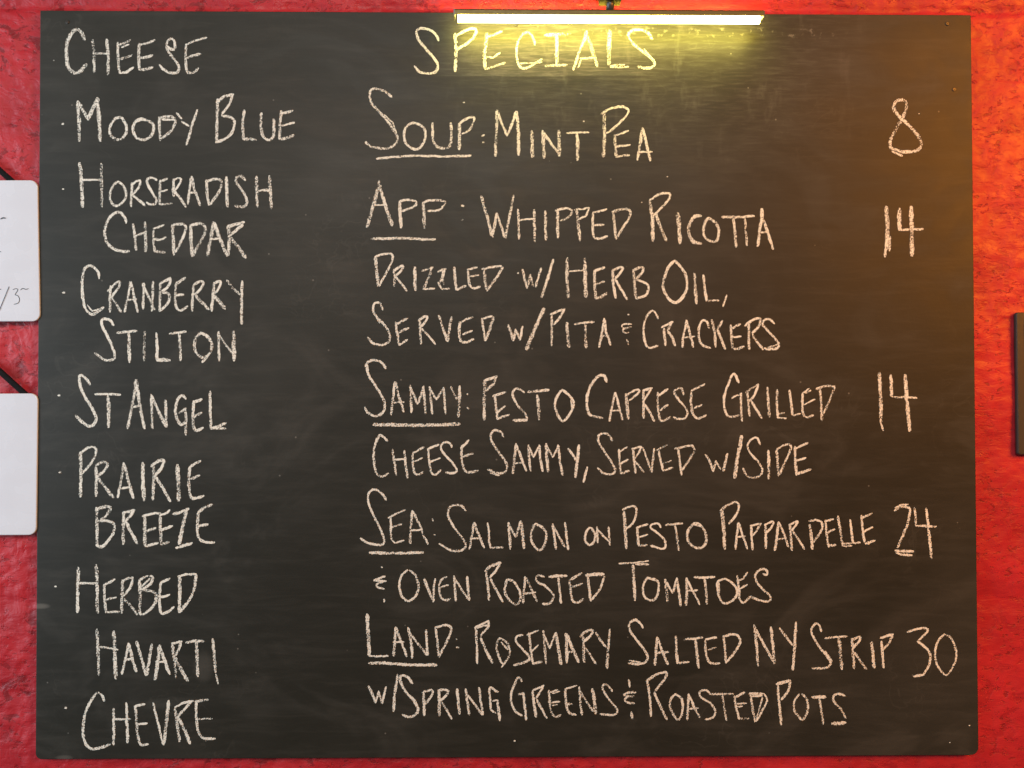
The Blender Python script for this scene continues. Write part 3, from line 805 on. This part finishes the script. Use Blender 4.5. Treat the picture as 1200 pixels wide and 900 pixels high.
word('ROASTED', 720, 770, A6, [
 (L_, 'w18 230,160 250,290 258,415;c w18 230,165 300,120 365,108 355,150 285,240;w19 280,250 320,340 370,440'),
 (L_, 'c w16 430,260 395,300 398,370 450,440 480,370 470,290 425,260'),
 (L_, 'w17 522,260 518,350 512,440;w16 525,265 560,350 600,425;w14 530,365 590,360'),
 (L_, 'c w15 670,255 640,232 600,245 610,285 670,320 710,380 690,425 640,440'),
 (L_, 'w14 670,262 750,258 835,262;w15 760,265 770,350 788,445'),
 (L_, 'w17 845,275 855,350 878,435;w17 850,280 915,250;w12 860,330 930,325;w12 865,350 900,345;w17 880,435 945,432'),
 (L_, 'w17 955,250 970,350 990,455;w19 950,255 1045,258;w12 960,275 1040,272;c w15 1050,258 1072,300 1050,360 995,450;w11 1045,280 1000,430')])
word('POTS', 840, 770, A6, [
 (L_, 'w18 430,200 440,330 452,475;w22 420,190 515,165;w17 520,170 500,240 455,300'),
 (L_, 'c w17 580,260 545,310 550,380 600,440 635,390 638,310 600,260'),
 (L_, 'w22 670,282 765,280;w16 720,290 735,370 750,470'),
 (L_, 'c w17 900,275 860,258 820,275 825,320 875,370 905,430;w24 905,460 810,470')])
PR = 120 / 514
word('8', 1000, 100, PR, [
 (N_, 'c w16 265,85 240,72 210,85 205,120 240,165 285,205 325,255 342,295 320,325 270,335 215,325 185,305 195,255 240,175 265,120 268,85;w14 195,330 245,355')])
word('14', 1000, 100, PR, [
 (N_, 'w22 165,610 172,700 168,820;w13 162,820 160,860;w12 185,760 182,830'),
 (N_, 'w22 232,620 232,725;w12 232,725 290,722 350,722;w22 290,610 293,720 295,855')])
word('14', 1000, 420, 1 / 9, [
 (N_, 'w38 275,155 285,350 295,690;w20 295,690 315,760'),
 (N_, 'w38 395,180 405,400;w20 420,412 540,405 670,415;w40 548,175 560,380 595,765')])
word('24', 940, 570, A6, [
 (N_, 'c w18 650,170 690,145 740,145 758,170 745,250 710,340 670,430;w12 650,152 700,128 745,128;w20 655,452 720,456 782,458;w16 662,466 700,480 772,484'),
 (N_, 'w17 790,150 798,210 800,270;w15 798,275 870,280 945,282;w20 873,155 888,290 910,505')])
word('30', 960, 710, A6, [
 (N_, 'c w16 620,185 680,165 735,155 765,170 745,200 700,240;c w17 690,250 740,285 780,340 775,410 735,480;w20 735,485 665,495'),
 (N_, 'c w15 880,200 835,250 815,330 825,410 860,460 895,485 940,430 965,350 950,270 915,215 880,200')])
BULLETS = [(63, 71, 1.6), (73.5, 145.2, 3.2), (74, 221, 2.6), (74.5, 342.5, 4), (69, 463, 3.6), (70, 553, 3.6),
           (65, 687, 3.2), (76.8, 829.4, 3.4), (543.7, 119.7, 2.6), (607, 320, 2.4), (736.5, 368.5, 2.2), (1077, 133, 1.6),
           (1136, 850, 2.0), (1113, 870, 1.8), (603, 868, 2.6), (752, 237, 1.4), (782, 207, 1.6), (684, 142, 2.0)]
for text, items in WORDS:
    allp = []
    parsed = []
    for kind, ox, oy, sc, s in items:
        st = parse(s, ox, oy, sc); parsed.append((kind, st))
        allp += [p for q in st for p in q[2]]
    wx = sum(p[0] for p in allp) / len(allp); wy = sum(p[1] for p in allp) / len(allp)
    num = items[0][0] == N_
    w = empty('chalk_price' if num else 'chalk_word', P(wx, wy, YB0), board,
              label=('price %s written in white chalk' if num else 'chalk writing %s in white capitals') % text)
    for kind, st in parsed:
        strokes_mesh(kind, st, w)
for x, y, w in BULLETS:
    strokes_mesh('chalk_dot', [(w, False, [(x, y)])], board)

for x, y in ((79, 26), (605, 29.5), (1110, 28), (1118, 105)):
    q = P(x, y, YB0)
    V = []; F = []
    rings = ((.0022, .0001), (.0022, -.0004), (.0017, -.0008), (.0006, -.0008), (.0004, -.0002))
    for rr, dy in rings:
        V += [(q.x + rr * math.cos(k * math.pi / 6), YB0 + dy, q.z + rr * math.sin(k * math.pi / 6)) for k in range(12)]
    for i in range(len(rings) - 1):
        F += [(i * 12 + k, i * 12 + (k + 1) % 12, (i + 1) * 12 + (k + 1) % 12, (i + 1) * 12 + k) for k in range(12)]
    F.append(list(range(48, 60)))
    o = link_mesh('screw', V, F, M_SCREW, board, q); fix_normals(o)

# ------------------------------------------------------------------ the picture light above the heading
YL = -0.036                                 # middle of the bar, in front of the wall
YF = YL - 0.009
a = P(533, 9, YF); b = P(895, 9.5, YF)
zt = a.z; zm = P(700, 17.2, YF).z; zb = P(700, 25.0, YL - .004).z
mid = Vector(((a.x + b.x) / 2, YL, zt))
lamp = empty('picture_light', (mid.x, 0, zt), label='slim brass picture light with a glowing yellow tube above the heading', category='lamp')

def bar(name, x0, x1, prof, mat, parent, loc, caps=True):
    """a profile (list of (y, z)) drawn along x"""
    n = len(prof); V = []; F = []
    for x in (x0, x1):
        V += [(x, p[0], p[1]) for p in prof]
    for i in range(n):
        j = (i + 1) % n
        F.append((i, j, n + j, n + i))
    F += [list(range(n))[::-1], list(range(n, 2 * n))]
    o = link_mesh(name, V, F, mat, parent, loc); fix_normals(o)
    return o
hy = 0.009
# the housing is an angle: front and top, open towards the wall, so that the tube also lights the wall above
prof = [(YL - hy, zm), (YL - hy, zt - .0025), (YL - hy + .0012, zt - .0007), (YL - hy + .003, zt), (YL + .001, zt),
        (YL + .001, zt - .0012), (YL - hy + .003, zt - .0012), (YL - hy + .0014, zm)]
bar('housing', a.x, b.x, prof, M_METAL, lamp, (mid.x, YL, zt))
rc = (zt - .0015 - zb) / 2; zc = zb + rc
dp = []
for k in range(22):
    t = 2 * math.pi * k / 22
    yy = YL - math.cos(t) * rc * .80
    dp.append((max(yy, YL - hy + .0016), zc - math.sin(t) * rc))
bar('diffuser', a.x + .003, b.x - .002, dp, M_GLOW, lamp, (mid.x, YL, zm))
for x, s in ((a.x, 1), (b.x, -1)):
    bar('end_cap', x - .0015 * s, x, [(YL - hy + .001, zm - .001), (YL - hy + .001, zt - .001), (YL + .004, zt - .001), (YL + .004, zm - .001)], M_DARKMETAL, lamp, (x, YL, zm))

def tube(name, path, r, mat, parent, loc, n=12, flat=1.0):
    V = []; F = []
    m = len(path)
    for i, p in enumerate(path):
        q0 = Vector(path[max(0, i - 1)]); q1 = Vector(path[min(m - 1, i + 1)])
        t = (q1 - q0).normalized()
        up = Vector((1, 0, 0)) if abs(t.x) < .9 else Vector((0, 0, 1))
        u = t.cross(up).normalized(); w = t.cross(u)
        for k in range(n):
            an = 2 * math.pi * k / n
            V.append(Vector(p) + u * r * math.cos(an) * flat + w * r * math.sin(an))
    for i in range(m - 1):
        for k in range(n):
            F.append((i * n + k, i * n + (k + 1) % n, (i + 1) * n + (k + 1) % n, (i + 1) * n + k))
    F += [list(range(n))[::-1], list(range((m - 1) * n, m * n))]
    o = link_mesh(name, V, F, mat, parent, loc, smooth=True); fix_normals(o)
    return o
ax = P(715, 4, YL).x
ac = [Vector((ax, YL, zt + .001)), Vector((ax, YL, zt + .012)), Vector((ax, YL + .006, zt + .030)), Vector((ax, YL + .020, zt + .045)), Vector((ax, YL + .040, zt + .052)), Vector((ax, -.008, zt + .053))]
tube('arm', ac, .0045, M_DARKMETAL, lamp, (ax, YL, zt))
# flat clamp the arm is screwed to
z5 = P(715, 3.8, YL).z
v, f = rounded_slab([(P(702, 0, YL).x, z5 + .012), (P(727.5, 0, YL).x, z5 + .012), (P(727.5, 0, YL).x, z5), (P(702, 0, YL).x, z5)], [.001] * 4, YL - .008, YL + .006, .0005)
o = link_mesh('clamp', v, f, M_METAL, lamp, (ax, YL, z5)); fix_normals(o)
tube('clamp_screw', [(P(722, 0, YL).x, YL - .0098, z5 + .004), (P(722, 0, YL).x, YL - .0078, z5 + .004)], .0022, M_SCREW, lamp, (ax, YL - .009, z5 + .004))
tube('wall_plate', [(ax, -.010, zt + .053), (ax, -.001, zt + .053)], .024, M_METAL, lamp, (ax, -.005, zt + .053), n=28)

# ------------------------------------------------------------------ two hanging white signs on the left
def sign(name, top_px, bot_px, xr_top, xr_bot, label, cat_marks):
    ys0, ys1 = -0.0100, -0.0072
    tr = P(xr_top, top_px, ys0); br = P(xr_bot, bot_px, ys0)
    wd = .215
    tl = (tr.x - wd, tr.z - .001); bl = (br.x - wd, br.z - .001)
    base = Vector((tr.x - wd / 2, ys0, br.z))
    s = empty(name, base, label=label, category='sign', group='white signs hung at the left of the chalkboard')
    v, f = rounded_slab([tl, (tr.x, tr.z), (br.x, br.z), bl], [.009] * 4, ys0, ys1, .0009, n=8)
    o = link_mesh('panel', v, f, M_WHITE, s, base); fix_normals(o)
    return s, tr, base
s1, tr1, b1 = sign('hanging_sign', 211, 376.5, 44, 47, 'upper white hanging sign with black marker writing ending in a 3', None)
s2, tr2, b2 = sign('hanging_sign', 461, 627, 44.5, 42.5, 'lower white hanging sign, blank, at the left edge below the marked one', None)
INK = [('marker_dash', [(.9, True, [(0.6, 256.6), (3.5, 255.2), (6.6, 255.6)])], 1.5),
       ('marker_dot', [(1.3, False, [(0.4, 294.9)])], 1),
       ('marker_slash', [(.75, False, [(10.6, 335.6), (6, 347), (-1, 364)])], 1),
       ('marker_numeral', [(.75, True, [(15.0, 339.6), (18.5, 338.2), (21, 339.6), (17.6, 345.4), (20.6, 346.2), (22.8, 350.5), (21.4, 355.0), (16.2, 356.6)])], 1),
       ('marker_dash', [(.85, True, [(24, 339.8), (26.5, 338), (30, 339), (33.4, 338.2)])], 1),
       ('marker_dash', [(1.0, False, [(-2, 339.5), (1.2, 338.8)])], 1)]
for nm, st, k in INK:
    strokes_mesh(nm, [(w * k * 1.0, c, p) for w, c, p in st], s1, M_INK, -0.0102, chalky=False)

def strap(parent, px_pts, base):
    """flat black strap from the back of the sign up to its nail, in photo spots on the wall plane"""
    pts = [P(x, y, -.0052) for x, y in px_pts]
    V = []; F = []; hw = .0031; th = .0012
    t = (pts[-1] - pts[0]).normalized(); nr = Vector((-t.z, 0, t.x))
    n = 14
    for i in range(n + 1):
        p = pts[0].lerp(pts[-1], i / n)
        sag = Vector((0, 0, -.0012 * math.sin(math.pi * i / n)))
        for du, dy in ((-1, -.6), (-.6, -1), (.6, -1), (1, -.6), (1, 1), (-1, 1)):
            V.append(p + sag + nr * hw * du + Vector((0, th * dy, 0)))
    for i in range(n):
        for k in range(6):
            F.append((i * 6 + k, i * 6 + (k + 1) % 6, (i + 1) * 6 + (k + 1) % 6, (i + 1) * 6 + k))
    F += [list(range(6))[::-1], list(range(n * 6, n * 6 + 6))]
    o = link_mesh('strap', V, F, M_CORD, parent, base); fix_normals(o)
strap(s1, [(-56, 148), (30, 226)], b1)
strap(s1, [(-56, 148), (-142, 226)], b1)
strap(s2, [(-56, 382), (34, 466)], b2)
strap(s2, [(-56, 382), (-146, 466)], b2)

# ------------------------------------------------------------------ dark panel at the right edge
yp = -.006
tlp, blp = P(1190.8, 366, yp), P(1193, 533, yp)
base = Vector((tlp.x + .06, yp, blp.z))
pn = empty('dark_panel', base, label='dark brown panel on the orange-red wall, cut by the right edge', category='panel')
v, f = rounded_slab([(tlp.x, tlp.z), (tlp.x + .12, tlp.z + .0005), (tlp.x + .122, blp.z), (blp.x, blp.z)], [.003] * 4, yp, -.002, .0012)
o = link_mesh('frame', v, f, M_DARKPANEL, pn, base); fix_normals(o)
v, f = rounded_slab([(tlp.x + .009, tlp.z - .009), (tlp.x + .112, tlp.z - .009), (tlp.x + .113, blp.z + .009), (blp.x + .009, blp.z + .009)], [.002] * 4, yp - .0006, yp + .004, .0004)
o = link_mesh('face', v, f, M_BOARD, pn, base); fix_normals(o)
